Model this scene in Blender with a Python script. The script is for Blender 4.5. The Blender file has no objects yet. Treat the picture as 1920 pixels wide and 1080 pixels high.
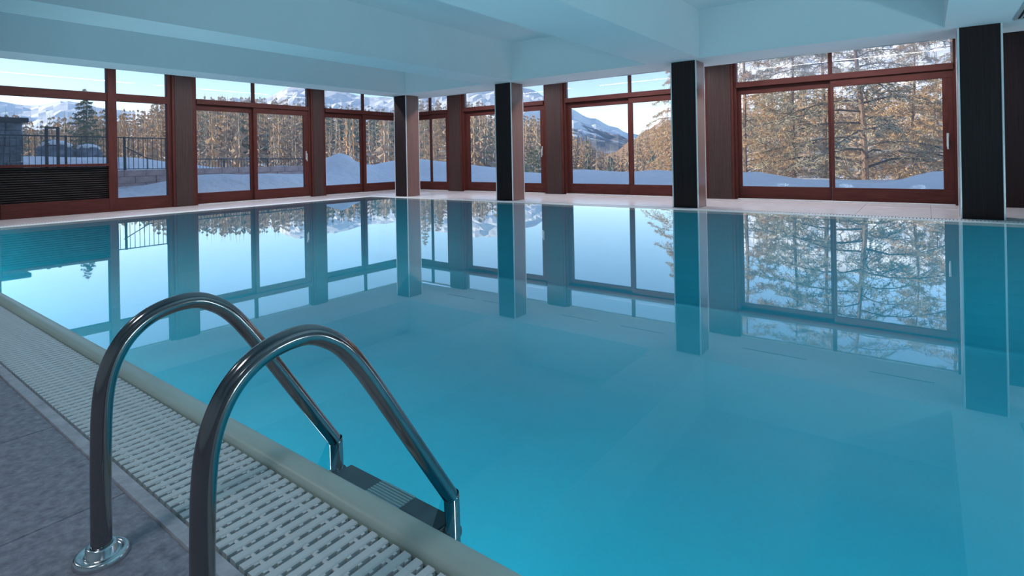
import bpy, bmesh, math, random
from mathutils import Vector, Matrix, noise

random.seed(7)
SC = bpy.context.scene
COL = SC.collection
R = math.radians

# ---------------------------------------------------------------- camera
YAW, ROLL = R(36.912), R(-1.058)
fw = Vector((-math.sin(YAW), math.cos(YAW), 0))
r0 = Vector((math.cos(YAW), math.sin(YAW), 0)); u0 = Vector((0, 0, 1))
rr = r0 * math.cos(ROLL) + u0 * math.sin(ROLL)
uu = u0 * math.cos(ROLL) - r0 * math.sin(ROLL)
cam = bpy.data.cameras.new('camera'); camo = bpy.data.objects.new('camera', cam); COL.objects.link(camo)
camo.matrix_world = Matrix(((rr.x, uu.x, -fw.x, 0), (rr.y, uu.y, -fw.y, 0), (rr.z, uu.z, -fw.z, 0.9), (0, 0, 0, 1)))
cam.sensor_fit = 'HORIZONTAL'; cam.sensor_width = 36; cam.lens = 1033.4 / 1920 * 36
cam.shift_y = -(540 - 295.9) / 1920
cam.clip_start = 0.05; cam.clip_end = 6000
SC.camera = camo

# ---------------------------------------------------------------- sky, sun, exposure
SUN_DIR = Vector((-0.70, -0.60, 0.38)).normalized()      # towards the sun: behind the hotel, to the left
world = bpy.data.worlds.new('world'); SC.world = world; world.use_nodes = True
wn = world.node_tree.nodes; wl = world.node_tree.links
sky = wn.new('ShaderNodeTexSky'); sky.sky_type = 'NISHITA'; sky.sun_disc = False
sky.sun_elevation = math.asin(SUN_DIR.z); sky.sun_rotation = math.atan2(SUN_DIR.x, SUN_DIR.y)
sky.altitude = 1800; sky.air_density = 1.0; sky.dust_density = 0.5; sky.ozone_density = 1.2
bg = wn['Background']; bg.inputs['Strength'].default_value = 0.325
hs = wn.new('ShaderNodeHueSaturation'); hs.inputs['Saturation'].default_value = 1.03
wl.new(sky.outputs[0], hs.inputs['Color']); wl.new(hs.outputs[0], bg.inputs['Color'])
sl = bpy.data.lights.new('sun', 'SUN'); sl.energy = 6.4; sl.angle = R(0.6); sl.color = (1.0, 0.87, 0.70)
so = bpy.data.objects.new('sun', sl); COL.objects.link(so)
so.rotation_euler = SUN_DIR.to_track_quat('Z', 'Y').to_euler(); so.location = (-40, -34, 40)
vs = SC.view_settings
vs.view_transform = 'Standard'; vs.look = 'None'; vs.gamma = 1.0; vs.use_curve_mapping = False; vs.exposure = 0.0
SC.cycles.max_bounces = 14; SC.cycles.diffuse_bounces = 6; SC.cycles.glossy_bounces = 6
SC.cycles.transparent_max_bounces = 24; SC.cycles.transmission_bounces = 8
SC.cycles.caustics_reflective = False; SC.cycles.caustics_refractive = False
SC.cycles.sample_clamp_indirect = 6.0
SC.cycles.use_denoising = True

# ---------------------------------------------------------------- materials
MATS = {}
def nodemat(name):
    m = bpy.data.materials.new(name); m.use_nodes = True; MATS[name] = m
    nt = m.node_tree; b = nt.nodes['Principled BSDF']
    return m, nt, b
def N(nt, t, **kw):
    n = nt.nodes.new(t)
    for k, v in kw.items():
        if k in n.inputs: n.inputs[k].default_value = v
        else: setattr(n, k, v)
    return n
def ramp(nt, src, stops):
    r = nt.nodes.new('ShaderNodeValToRGB'); e = r.color_ramp.elements
    while len(e) < len(stops): e.new(0.5)
    for i, (p, c) in enumerate(stops):
        e[i].position = p; e[i].color = (*c, 1)
    nt.links.new(src, r.inputs[0]); return r
def simple(name, col, rough=0.5, metal=0.0, var=0.12, scale=(6, 6, 6), bump=0.0, bscale=60, coords='Object', coat=0.0):
    m, nt, b = nodemat(name)
    tc = N(nt, 'ShaderNodeTexCoord'); mp = N(nt, 'ShaderNodeMapping'); mp.inputs['Scale'].default_value = scale
    nt.links.new(tc.outputs[coords], mp.inputs[0])
    nz = N(nt, 'ShaderNodeTexNoise', Scale=1.0, Detail=6.0, Roughness=0.62)
    nt.links.new(mp.outputs[0], nz.inputs['Vector'])
    lo = tuple(max(0, c * (1 - var)) for c in col); hi = tuple(min(1, c * (1 + var)) for c in col)
    r = ramp(nt, nz.outputs['Fac'], [(0.3, lo), (0.7, hi)])
    nt.links.new(r.outputs[0], b.inputs['Base Color'])
    b.inputs['Roughness'].default_value = rough; b.inputs['Metallic'].default_value = metal
    if coat: b.inputs['Coat Weight'].default_value = coat; b.inputs['Coat Roughness'].default_value = 0.12
    if bump:
        n2 = N(nt, 'ShaderNodeTexNoise', Scale=bscale, Detail=4.0)
        nt.links.new(tc.outputs[coords], n2.inputs['Vector'])
        bp = N(nt, 'ShaderNodeBump', Strength=bump, Distance=0.01)
        nt.links.new(n2.outputs['Fac'], bp.inputs['Height']); nt.links.new(bp.outputs[0], b.inputs['Normal'])
    return m
def wood(name, c1, c2, rough=0.35, scale=(30, 30, 1.2), coat=0.2):
    m, nt, b = nodemat(name)
    tc = N(nt, 'ShaderNodeTexCoord'); mp = N(nt, 'ShaderNodeMapping'); mp.inputs['Scale'].default_value = scale
    nt.links.new(tc.outputs['Object'], mp.inputs[0])
    nz = N(nt, 'ShaderNodeTexNoise', Scale=1.6, Detail=8.0, Roughness=0.65, Distortion=0.5)
    nt.links.new(mp.outputs[0], nz.inputs['Vector'])
    r = ramp(nt, nz.outputs['Fac'], [(0.28, c1), (0.52, tuple((a + d) / 2 for a, d in zip(c1, c2))), (0.75, c2)])
    nt.links.new(r.outputs[0], b.inputs['Base Color'])
    b.inputs['Roughness'].default_value = rough; b.inputs['Coat Weight'].default_value = coat; b.inputs['Coat Roughness'].default_value = 0.2
    bp = N(nt, 'ShaderNodeBump', Strength=0.12, Distance=0.004)
    nt.links.new(nz.outputs['Fac'], bp.inputs['Height']); nt.links.new(bp.outputs[0], b.inputs['Normal'])
    return m
M_ceil = simple('ceiling_glow_tint', (0.66, 0.72, 0.75), 0.85, var=0.02, scale=(1.2, 1.2, 1.2), bump=0.05, bscale=160)  # some of the pool's teal glow is put into this colour
M_white = simple('wall_paint', (0.78, 0.82, 0.84), 0.85, var=0.03)
M_frame = wood('mahogany', (0.060, 0.017, 0.015), (0.115, 0.034, 0.029), 0.45, (14, 14, 1.6), 0.0)
M_frameh = wood('mahogany_rail', (0.060, 0.017, 0.015), (0.115, 0.034, 0.029), 0.45, (1.6, 1.6, 18), 0.0)
M_post = wood('brown_panel', (0.042, 0.026, 0.025), (0.080, 0.050, 0.047), 0.42, (26, 26, 0.8), 0.15)
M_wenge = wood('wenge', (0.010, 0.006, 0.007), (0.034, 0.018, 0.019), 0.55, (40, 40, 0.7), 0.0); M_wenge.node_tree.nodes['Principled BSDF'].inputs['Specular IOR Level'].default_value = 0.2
M_wenge_lit = wood('wenge_lit_side', (0.15, 0.075, 0.065), (0.25, 0.13, 0.11), 0.3, (40, 40, 0.7), 0.3)  # pillar sides: warm light put into a lighter, redder wood colour
for m_ in (M_frame, M_frameh, M_post): m_.node_tree.nodes['Principled BSDF'].inputs['Specular IOR Level'].default_value = 0.15; m_.node_tree.nodes['Principled BSDF'].inputs['Coat Weight'].default_value = 0.0
M_trim = simple('aluminium_trim', (0.80, 0.81, 0.83), 0.32, 0.55, var=0.03)
M_steel = simple('stainless_steel', (0.25, 0.235, 0.24), 0.13, 1.0, var=0.10, scale=(10, 10, 2))
M_steelr = simple('stainless_ring', (0.66, 0.68, 0.70), 0.20, 1.0, var=0.05)
M_handle = simple('silver_handle', (0.82, 0.82, 0.83), 0.3, 0.7, var=0.03)
M_tile = simple('slate_tile', (0.25, 0.245, 0.29), 0.48, var=0.40, scale=(38, 38, 38), bump=0.4, bscale=80)
M_edge = simple('stone_edging', (0.42, 0.42, 0.46), 0.4, var=0.3, scale=(14, 14, 14), bump=0.4, bscale=50)
M_grout = simple('grout', (0.055, 0.058, 0.066), 0.9, var=0.1)
M_deck = simple('pale_deck_tile', (0.76, 0.73, 0.75), 0.22, var=0.07, scale=(5, 5, 5))
M_slat = simple('grating_plastic', (0.64, 0.67, 0.68), 0.38, var=0.06, scale=(3, 12, 3))
M_slatw = simple('white_grating_plastic', (0.78, 0.80, 0.82), 0.4, var=0.03)
M_coping = simple('coping_ceramic', (0.44, 0.53, 0.48), 0.36, var=0.10, scale=(1.5, 8, 8))
M_copingw = simple('pale_coping', (0.72, 0.74, 0.75), 0.4, var=0.04)
M_dark = simple('dark_channel', (0.020, 0.026, 0.030), 0.7, var=0.1)
M_rubber = simple('black_rubber', (0.012, 0.013, 0.02), 0.5, var=0.1)
M_tread = simple('tread_insert', (0.30, 0.36, 0.37), 0.45, var=0.1)
M_louvre = wood('dark_louvre', (0.020, 0.013, 0.012), (0.040, 0.022, 0.02), 0.55, (2, 2, 30), 0.0)
M_liner = simple('pool_liner', (0.003, 0.42, 0.56), 0.6, var=0.06, scale=(0.7, 0.7, 0.7))
M_iron = simple('dark_iron', (0.020, 0.026, 0.034), 0.5, 0.3, var=0.1)
M_bark = simple('larch_bark', (0.26, 0.17, 0.115), 0.9, var=0.4, scale=(18, 18, 4), bump=0.5, bscale=30)
M_bough = simple('dark_bough', (0.10, 0.08, 0.065), 0.9, var=0.4, scale=(8, 8, 8))
M_twig = simple('larch_twigs', (0.56, 0.37, 0.19), 0.85, var=0.35, scale=(1.5, 1.5, 1.5))
M_twig2 = simple('grey_larch_twigs', (0.42, 0.37, 0.25), 0.85, var=0.35, scale=(1.5, 1.5, 1.5))
M_needle = simple('pine_needles', (0.14, 0.17, 0.085), 0.8, var=0.4, scale=(2, 2, 2))
M_pinkwall = simple('pinkish_stone', (0.50, 0.36, 0.34), 0.9, var=0.3, scale=(5, 5, 5), bump=0.3, bscale=20)
M_stone = simple('grey_stone', (0.16, 0.19, 0.23), 0.9, var=0.6, scale=(5, 5, 5), bump=0.6, bscale=14)
M_facade = simple('sun_block_facade', (0.55, 0.52, 0.48), 0.9, var=0.05)

def mat_snow():
    m, nt, b = nodemat('snow')
    tc = N(nt, 'ShaderNodeTexCoord')
    n1 = N(nt, 'ShaderNodeTexNoise', Scale=0.35, Detail=6.0)
    nt.links.new(tc.outputs['Object'], n1.inputs['Vector'])
    r = ramp(nt, n1.outputs['Fac'], [(0.3, (0.88, 0.87, 0.88)), (0.7, (0.95, 0.94, 0.94))])
    nt.links.new(r.outputs[0], b.inputs['Base Color']); b.inputs['Roughness'].default_value = 0.8
    n2 = N(nt, 'ShaderNodeTexNoise', Scale=2.2, Detail=6.0)
    nt.links.new(tc.outputs['Object'], n2.inputs['Vector'])
    bp = N(nt, 'ShaderNodeBump', Strength=0.6, Distance=0.3)
    nt.links.new(n2.outputs['Fac'], bp.inputs['Height']); nt.links.new(bp.outputs[0], b.inputs['Normal'])
    return m
M_snow = mat_snow()
def mat_mountain(name, zlo, zhi, forest, rock, thresh):
    m, nt, b = nodemat(name)
    ge = N(nt, 'ShaderNodeNewGeometry'); sp = N(nt, 'ShaderNodeSeparateXYZ')
    nt.links.new(ge.outputs['Position'], sp.inputs[0])
    mr = N(nt, 'ShaderNodeMapRange'); mr.inputs['From Min'].default_value = zlo; mr.inputs['From Max'].default_value = zhi
    nt.links.new(sp.outputs['Z'], mr.inputs['Value'])
    nz = N(nt, 'ShaderNodeTexNoise', Scale=thresh, Detail=10.0, Roughness=0.72)
    nt.links.new(ge.outputs['Position'], nz.inputs['Vector'])
    a = N(nt, 'ShaderNodeMath', operation='MULTIPLY_ADD'); a.inputs[1].default_value = 1.5; a.inputs[2].default_value = -0.75
    nt.links.new(nz.outputs['Fac'], a.inputs[0])
    s = N(nt, 'ShaderNodeMath', operation='ADD'); nt.links.new(a.outputs[0], s.inputs[0]); nt.links.new(mr.outputs[0], s.inputs[1])
    r = ramp(nt, s.outputs[0], [(0.0, forest), (0.40, forest), (0.50, rock), (0.58, (0.80, 0.82, 0.86))])
    nt.links.new(r.outputs[0], b.inputs['Base Color']); b.inputs['Roughness'].default_value = 0.95
    b.inputs['Specular IOR Level'].default_value = 0.1
    return m
def mat_hill():
    m, nt, b = nodemat('forest_floor')
    ge = N(nt, 'ShaderNodeNewGeometry')
    nz = N(nt, 'ShaderNodeTexNoise', Scale=0.16, Detail=9.0, Roughness=0.75)
    nt.links.new(ge.outputs['Position'], nz.inputs['Vector'])
    r = ramp(nt, nz.outputs['Fac'], [(0.0, (0.13, 0.10, 0.075)), (0.48, (0.22, 0.165, 0.115)), (0.55, (0.36, 0.30, 0.26)), (0.60, (0.80, 0.81, 0.84))])
    nt.links.new(r.outputs[0], b.inputs['Base Color']); b.inputs['Roughness'].default_value = 0.95
    return m
M_hill = mat_hill()

def mat_water():
    m, nt, b = nodemat('pool_water')
    nt.nodes.remove(b); out = nt.nodes['Material Output']
    # symmetric Fresnel (same from above and below the surface)
    ge = N(nt, 'ShaderNodeNewGeometry'); dt = N(nt, 'ShaderNodeVectorMath', operation='DOT_PRODUCT')
    nt.links.new(ge.outputs['Incoming'], dt.inputs[0]); nt.links.new(ge.outputs['Normal'], dt.inputs[1])
    ab = N(nt, 'ShaderNodeMath', operation='ABSOLUTE'); nt.links.new(dt.outputs['Value'], ab.inputs[0])
    om = N(nt, 'ShaderNodeMath', operation='SUBTRACT'); om.inputs[0].default_value = 1.0; nt.links.new(ab.outputs[0], om.inputs[1])
    pw = N(nt, 'ShaderNodeMath', operation='POWER'); pw.inputs[1].default_value = 3.7; nt.links.new(om.outputs[0], pw.inputs[0])
    fr = N(nt, 'ShaderNodeMath', operation='MULTIPLY_ADD'); fr.inputs[1].default_value = 0.97; fr.inputs[2].default_value = 0.025
    nt.links.new(pw.outputs[0], fr.inputs[0])
    tr = N(nt, 'ShaderNodeBsdfTransparent'); tr.inputs[0].default_value = (0.80, 0.95, 0.97, 1)
    gl = N(nt, 'ShaderNodeBsdfGlossy', Roughness=0.012); gl.inputs[0].default_value = (1, 1, 1, 1)
    tc = N(nt, 'ShaderNodeTexCoord'); nz = N(nt, 'ShaderNodeTexNoise', Scale=0.9, Detail=1.0)
    nt.links.new(tc.outputs['Object'], nz.inputs['Vector'])
    bp = N(nt, 'ShaderNodeBump', Strength=0.02, Distance=0.01)
    nt.links.new(nz.outputs['Fac'], bp.inputs['Height']); nt.links.new(bp.outputs[0], gl.inputs['Normal'])
    mx = N(nt, 'ShaderNodeMixShader')
    nt.links.new(fr.outputs[0], mx.inputs[0]); nt.links.new(tr.outputs[0], mx.inputs[1]); nt.links.new(gl.outputs[0], mx.inputs[2])
    nt.links.new(mx.outputs[0], out.inputs['Surface'])
    return m
M_water = mat_water()
def mat_glass(name, haze):
    m, nt, b = nodemat(name)
    nt.nodes.remove(b); out = nt.nodes['Material Output']
    fr = N(nt, 'ShaderNodeFresnel', IOR=1.25)
    tr = N(nt, 'ShaderNodeBsdfTransparent'); tr.inputs[0].default_value = (0.97, 0.985, 0.985, 1)
    gl = N(nt, 'ShaderNodeBsdfGlossy', Roughness=0.02)
    tl = N(nt, 'ShaderNodeBsdfTranslucent'); tl.inputs[0].default_value = (0.9, 0.92, 0.95, 1)
    m1 = N(nt, 'ShaderNodeMixShader'); m1.inputs[0].default_value = haze
    nt.links.new(tr.outputs[0], m1.inputs[1]); nt.links.new(tl.outputs[0], m1.inputs[2])
    mx = N(nt, 'ShaderNodeMixShader')
    nt.links.new(fr.outputs[0], mx.inputs[0]); nt.links.new(m1.outputs[0], mx.inputs[1]); nt.links.new(gl.outputs[0], mx.inputs[2])
    nt.links.new(mx.outputs[0], out.inputs['Surface'])
    return m
M_glass = mat_glass('window_glass', 0.06)
M_hazy = mat_glass('misted_glass', 0.20)
def mat_lamp():
    m, nt, b = nodemat('fill_lamp_lens')
    b.inputs['Emission Color'].default_value = (0.6, 0.95, 1, 1); b.inputs['Emission Strength'].default_value = 4
    return m
M_lens = mat_lamp()
M_down = mat_lamp(); M_down.name = 'fill_downlight_lens'
M_strip = simple('fill_strip_diffuser', (0.85, 0.85, 0.85), 0.5, var=0.01)
M_strip.node_tree.nodes['Principled BSDF'].inputs['Emission Color'].default_value = (1, 0.9, 0.84, 1)
M_strip.node_tree.nodes['Principled BSDF'].inputs['Emission Strength'].default_value = 3

# ---------------------------------------------------------------- mesh helpers
class MB:
    def __init__(s): s.v = []; s.f = []; s.smooth = False
    def add(s, vs, fs):
        o = len(s.v); s.v += [tuple(p) for p in vs]; s.f += [tuple(o + i for i in f) for f in fs]
    def box(s, a, b, bev=0.0):
        x0, y0, z0 = (min(p, q) for p, q in zip(a, b)); x1, y1, z1 = (max(p, q) for p, q in zip(a, b))
        if bev <= 0:
            s.add([(x0, y0, z0), (x1, y0, z0), (x1, y1, z0), (x0, y1, z0), (x0, y0, z1), (x1, y0, z1), (x1, y1, z1), (x0, y1, z1)],
                  [(3, 2, 1, 0), (4, 5, 6, 7), (0, 1, 5, 4), (1, 2, 6, 5), (2, 3, 7, 6), (3, 0, 4, 7)])
            return
        bm = bmesh.new(); bmesh.ops.create_cube(bm, size=1)
        bmesh.ops.scale(bm, vec=(x1 - x0, y1 - y0, z1 - z0), verts=bm.verts)
        bmesh.ops.translate(bm, vec=((x0 + x1) / 2, (y0 + y1) / 2, (z0 + z1) / 2), verts=bm.verts)
        bmesh.ops.bevel(bm, geom=bm.edges[:], offset=bev, segments=1, affect='EDGES')
        bm.verts.index_update()
        s.add([v.co[:] for v in bm.verts], [[v.index for v in f.verts] for f in bm.faces]); bm.free()
    def tube(s, pts, rad, n=8, cap=True):
        pts = [Vector(p) for p in pts]; L = len(pts)
        rad = rad if isinstance(rad, (list, tuple)) else [rad] * L
        t0 = (pts[1] - pts[0]).normalized()
        ref = Vector((1, 0, 0)) if abs(t0.x) < 0.8 else Vector((0, 1, 0))
        nrm = t0.cross(ref).normalized(); vs = []; fs = []
        for i, p in enumerate(pts):
            t = (pts[min(i + 1, L - 1)] - pts[max(i - 1, 0)]).normalized()
            nrm = (nrm - t * nrm.dot(t)).normalized(); bn = t.cross(nrm)
            for k in range(n):
                a = 2 * math.pi * k / n; vs.append(p + (nrm * math.cos(a) + bn * math.sin(a)) * rad[i])
        for i in range(L - 1):
            for k in range(n):
                a, b = i * n + k, i * n + (k + 1) % n
                fs.append((a, b, b + n, a + n))
        if cap: fs.append(tuple(range(n - 1, -1, -1))); fs.append(tuple(range((L - 1) * n, L * n)))
        s.add(vs, fs)
    def lathe(s, prof, c, n=32):
        vs = []; fs = []
        for (r, z) in prof:
            for k in range(n):
                a = 2 * math.pi * k / n; vs.append((c[0] + r * math.cos(a), c[1] + r * math.sin(a), c[2] + z))
        for i in range(len(prof) - 1):
            for k in range(n):
                a, b = i * n + k, i * n + (k + 1) % n; fs.append((a, b, b + n, a + n))
        s.add(vs, fs)
    def extrude(s, prof, fn, t0, t1):
        """prof: closed list of (a,b); fn(a,b,t) -> xyz"""
        n = len(prof); vs = [fn(a, b, t0) for a, b in prof] + [fn(a, b, t1) for a, b in prof]
        fs = [(i, (i + 1) % n, (i + 1) % n + n, i + n) for i in range(n)]
        fs += [tuple(range(n - 1, -1, -1)), tuple(range(n, 2 * n))]
        s.add(vs, fs)
    def mesh(s, name, mat, smooth=False):
        me = bpy.data.meshes.new(name); me.from_pydata(s.v, [], s.f); me.validate()
        bm = bmesh.new(); bm.from_mesh(me); bmesh.ops.recalc_face_normals(bm, faces=bm.faces); bm.to_mesh(me); bm.free()
        if mat: me.materials.append(mat)
        if smooth:
            for p in me.polygons: p.use_smooth = True
        return me
    def build(s, name, mat, parent=None, smooth=False, raw=False):
        if raw:
            me = bpy.data.meshes.new(name); me.from_pydata(s.v, [], s.f); me.materials.append(mat)
        else: me = s.mesh(name, mat, smooth)
        return link(name, me, parent)
def link(name, me, parent=None, loc=None):
    o = bpy.data.objects.new(name, me); COL.objects.link(o)
    if parent: o.parent = parent
    if loc: o.location = loc
    return o
def empty(name, loc=(0, 0, 0)):
    o = bpy.data.objects.new(name, None); COL.objects.link(o); o.location = loc; o.empty_display_size = 0.1
    return o
def tag(o, label, cat, group=None, kind=None):
    o['label'] = label; o['category'] = cat
    if group: o['group'] = group
    if kind: o['kind'] = kind
    return o
def struct(o, label=None, cat=None):
    o['kind'] = 'structure'
    if label: o['label'] = label
    if cat: o['category'] = cat
    return o
def boxo(name, a, b, mat, parent=None, bev=0.0):
    m = MB(); m.box(a, b, bev); return m.build(name, mat, parent)
def auto_smooth(o, ang=35):
    me = o.data
    bm = bmesh.new(); bm.from_mesh(me)
    for f in bm.faces: f.smooth = True
    for e in bm.edges:
        if len(e.link_faces) == 2 and e.calc_face_angle(0) > R(ang): e.smooth = False
    bm.to_mesh(me); bm.free()

# ================================================================ the room
XA, YB = -12.626, 11.381          # planes of the two glazed walls
PX0, PX1, PY0, PY1 = -11.0, 5.0, 0.945, 8.80   # water basin
ZS, ZC = 2.482, 3.265             # beam soffit, main ceiling
ZKA, ZKB, ZK = 2.80, 2.73, 2.80   # ceilings over the left and far window walks
RX1, RY0 = 7.0, -3.2

# ceiling with its beams
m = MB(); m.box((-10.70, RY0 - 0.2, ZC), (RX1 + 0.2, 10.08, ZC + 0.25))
ceil = struct(m.build('ceiling', M_ceil), 'ceiling with deep beams above the pool, teal pool glow tinted into its colour', 'ceiling')
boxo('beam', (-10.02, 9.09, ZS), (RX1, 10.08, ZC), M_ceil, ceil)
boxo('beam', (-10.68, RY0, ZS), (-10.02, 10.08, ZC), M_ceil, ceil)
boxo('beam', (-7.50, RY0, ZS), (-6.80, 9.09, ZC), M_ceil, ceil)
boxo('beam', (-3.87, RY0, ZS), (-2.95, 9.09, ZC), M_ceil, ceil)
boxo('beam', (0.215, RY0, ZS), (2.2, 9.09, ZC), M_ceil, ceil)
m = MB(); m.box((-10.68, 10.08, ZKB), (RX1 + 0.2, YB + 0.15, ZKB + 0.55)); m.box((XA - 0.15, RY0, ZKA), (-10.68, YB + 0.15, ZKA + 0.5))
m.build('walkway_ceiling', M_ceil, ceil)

# solid walls out of view, and the solid ends of the glazed walls
struct(boxo('wall_back', (XA - 0.2, RY0 - 0.2, -0.2), (RX1 + 0.2, RY0, ZC), M_white), 'plain white wall behind the near deck', 'wall')
struct(boxo('wall_right', (RX1, RY0, -0.2), (RX1 + 0.2, YB + 0.1, ZC), M_white), 'plain white wall at the right end of the pool', 'wall')
struct(boxo('wall_left', (XA - 0.16, RY0, -0.1), (XA + 0.02, 2.10, ZK), M_post), 'brown wood-panelled wall left of the first window', 'wall')
wb = struct(boxo('wall_far', (0.42, YB - 0.10, 0.0), (2.10, YB + 0.1, ZK), M_wenge), 'dark wood panel wall at the right behind the nearest pillar', 'wall')
struct(boxo('trim_1', (2.10 + 3.0, YB - 0.10, 0.0), (RX1, YB + 0.1, ZK), M_wenge), 'dark wood panel at the far right end of the window wall', 'wall')
# thresholds below the glazing
struct(boxo('trim_2', (XA - 0.16, 2.10, -0.15), (XA + 0.01, YB + 0.1, 0.0), M_deck), 'stone threshold under the left windows', 'threshold')
struct(boxo('trim_3', (XA, YB - 0.01, -0.15), (RX1, YB + 0.16, 0.0), M_deck), 'stone threshold under the far windows', 'threshold')

# storeys of the hotel above the pool hall and the wing beyond the left wall (both unseen and added to keep the sun off the terrace)
boxo('sun_block_storeys', (XA - 0.3, -16, ZK + 0.5), (RX1 + 14, YB + 0.3, 9.0), M_facade, ceil)
tag(boxo('sun_block_wing', (-62, -34, -1), (-15.2, 0.8, 12.5), M_facade), 'large unseen block added beyond the left wall to keep the sun off the terrace', 'building')

# ---- floors
def tile_field(name, x0, x1, y0, y1, px, py, mat, label, zt=0.0, ox=0.0, oy=0.0, base=M_grout, depth=0.012):
    m = MB(); m.box((x0, y0, zt - 0.25), (x1, y1, zt - depth + 0.004))
    fl = struct(m.build(name, base), label, 'floor')
    cache = {}
    i = math.floor((x0 - ox) / px)
    while ox + i * px < x1:
        a, b = max(x0, ox + i * px), min(x1, ox + (i + 1) * px)
        j = math.floor((y0 - oy) / py)
        while oy + j * py < y1:
            c, d = max(y0, oy + j * py), min(y1, oy + (j + 1) * py)
            if b - a > 0.03 and d - c > 0.03:
                key = (round(b - a, 3), round(d - c, 3))
                if key not in cache:
                    q = MB(); q.box((0.0015, 0.0015, -depth), (b - a - 0.0015, d - c - 0.0015, 0), 0.0015); cache[key] = q.mesh('tile', mat)
                link('tile', cache[key], fl, (a, c, zt + random.uniform(-0.0006, 0.0006)))
            j += 1
        i += 1
    return fl
GA = 0.603      # outer edge of near grating
tile_field('floor', -11.5, 6.9, RY0, 0.563, 0.652, 0.652, M_tile, 'dark slate-grey tiled deck in the foreground', ox=-1.772, oy=0.563)
tile_field('floor_far', -12.62, 6.9, 9.165, YB - 0.012, 0.87, 0.737, M_deck, 'pale stone walkway along the far windows', ox=-0.824, oy=9.165)
tile_field('floor_left', XA + 0.005, -11.365, RY0, 9.16, 0.63, 0.87, M_deck, 'pale stone walkway along the left windows', ox=XA + 0.005, oy=0.46)

# ---- pool basin, copings, gutters
m = MB()
d = 1.35; t = 0.2
m.box((PX0 - 0.08, PY0 - 0.08, -d - t), (PX1 + t, PY1 + 0.08, -d))
m.box((PX0 - 0.075, PY0 - 0.075, -d), (PX1 + t, PY0 - 0.01, -0.03)); m.box((PX0 - 0.075, PY1 + 0.01, -d), (PX1 + t, PY1 + 0.075, -0.03))
m.box((PX0 - 0.075, PY0 - 0.01, -d), (PX0 - 0.01, PY1 + 0.01, -0.03)); m.box((PX1, PY0 - 0.01, -d), (PX1 + t, PY1 + 0.01, -0.03))
for k in range(10):                                   # coved foot of the far and left basin walls
    rc = 1.0; a0, a1 = math.pi / 2 * k / 10, math.pi / 2 * (k + 1) / 10
    f0 = (rc * (1 - math.cos(a0)), -d + rc * (1 - math.sin(a0))); f1 = (rc * (1 - math.cos(a1)), -d + rc * (1 - math.sin(a1)))
    yw, xw = PY1 + 0.009, PX0 - 0.009
    m.add([(xw, yw - f0[0], f0[1]), (PX1, yw - f0[0], f0[1]), (PX1, yw - f1[0], f1[1]), (xw, yw - f1[0], f1[1])], [(0, 1, 2, 3)])
    m.add([(xw + f0[0], PY0, f0[1]), (xw + f0[0], yw, f0[1]), (xw + f1[0], yw, f1[1]), (xw + f1[0], PY0, f1[1])], [(0, 1, 2, 3)])
basin = struct(m.build('pool_basin', M_liner), 'turquoise lined swimming pool basin', 'pool')
def coping_prof(w=0.080, top=0.022, n=10):
    pr = [(0.0, -0.05), (0.0, -0.004)]
    for k in range(1, n):
        a = math.pi * k / n
        pr.append((w / 2 - w / 2 * math.cos(a), -0.004 + (top + 0.004) * math.sin(a) ** 0.75))
    pr += [(w, -0.004), (w, -0.05)]
    return pr
cp = coping_prof()
m = MB(); m.extrude(cp, lambda a, b, t_: (t_, 0.865 + a, b), PX0 - 0.36, PX1 + 0.3)
nc = m.build('near_coping', M_coping); auto_smooth(nc, 40)
struct(nc, 'rounded beige-green ceramic pool lip along the near grating', 'coping')
m = MB(); m.extrude(cp, lambda a, b, t_: (t_, 8.80 + a, b * 0.7), PX0 - 0.0, PX1 + 0.3)
fc = m.build('far_coping', M_copingw); auto_smooth(fc, 40); struct(fc, 'pale pool lip in front of the pillars', 'coping')
m = MB(); m.extrude(cp, lambda a, b, t_: (-11.0 - a, t_, b * 0.7), 0.945, 8.88)
lc = m.build('left_coping', M_copingw); auto_smooth(lc, 40); struct(lc, 'pale pool lip below the left windows', 'coping')
m = MB(); m.extrude([(0, -.2), (0, .004), (.2, .004), (.2, -.2)], lambda a, b, t_: (PX1 + 0.2 + a, t_, b), 0.945, 8.80)
struct(m.build('right_coping', M_copingw), 'pale pool edge at the right end', 'coping')
m = MB(); m.box((PX1 + 0.4, GA, -0.3), (RX1, 9.165, 0.0)); struct(m.build('floor_right', M_deck), 'pale stone floor beyond the right end of the pool', 'floor')
# gutter troughs
struct(boxo('near_channel', (PX0 - 0.36, GA, -0.30), (PX1 + 0.3, 0.865, -0.14), M_dark), 'dark overflow channel under the near grating', 'channel')
struct(boxo('far_channel', (-11.36, 8.88, -0.30), (PX1 + 0.3, 9.165, -0.10), M_dark), 'dark overflow channel under the far grating', 'channel')
struct(boxo('left_channel', (-11.365, 0.945, -0.30), (-11.08, 8.88, -0.10), M_dark), 'dark overflow channel under the left grating', 'channel')
# stone edging strip between tiles and grating
m = MB(); m.extrude([(0.563, -0.2), (0.563, -0.004), (0.566, 0.003), (0.598, 0.003), (0.601, -0.001), (0.601, -0.2)], lambda a, b, t_: (t_, a, b), PX0 - 0.36, PX1 + 1.9)
struct(m.build('edging_strip', M_edge), 'narrow grey stone edging between slate tiles and grating', 'edging')

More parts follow.
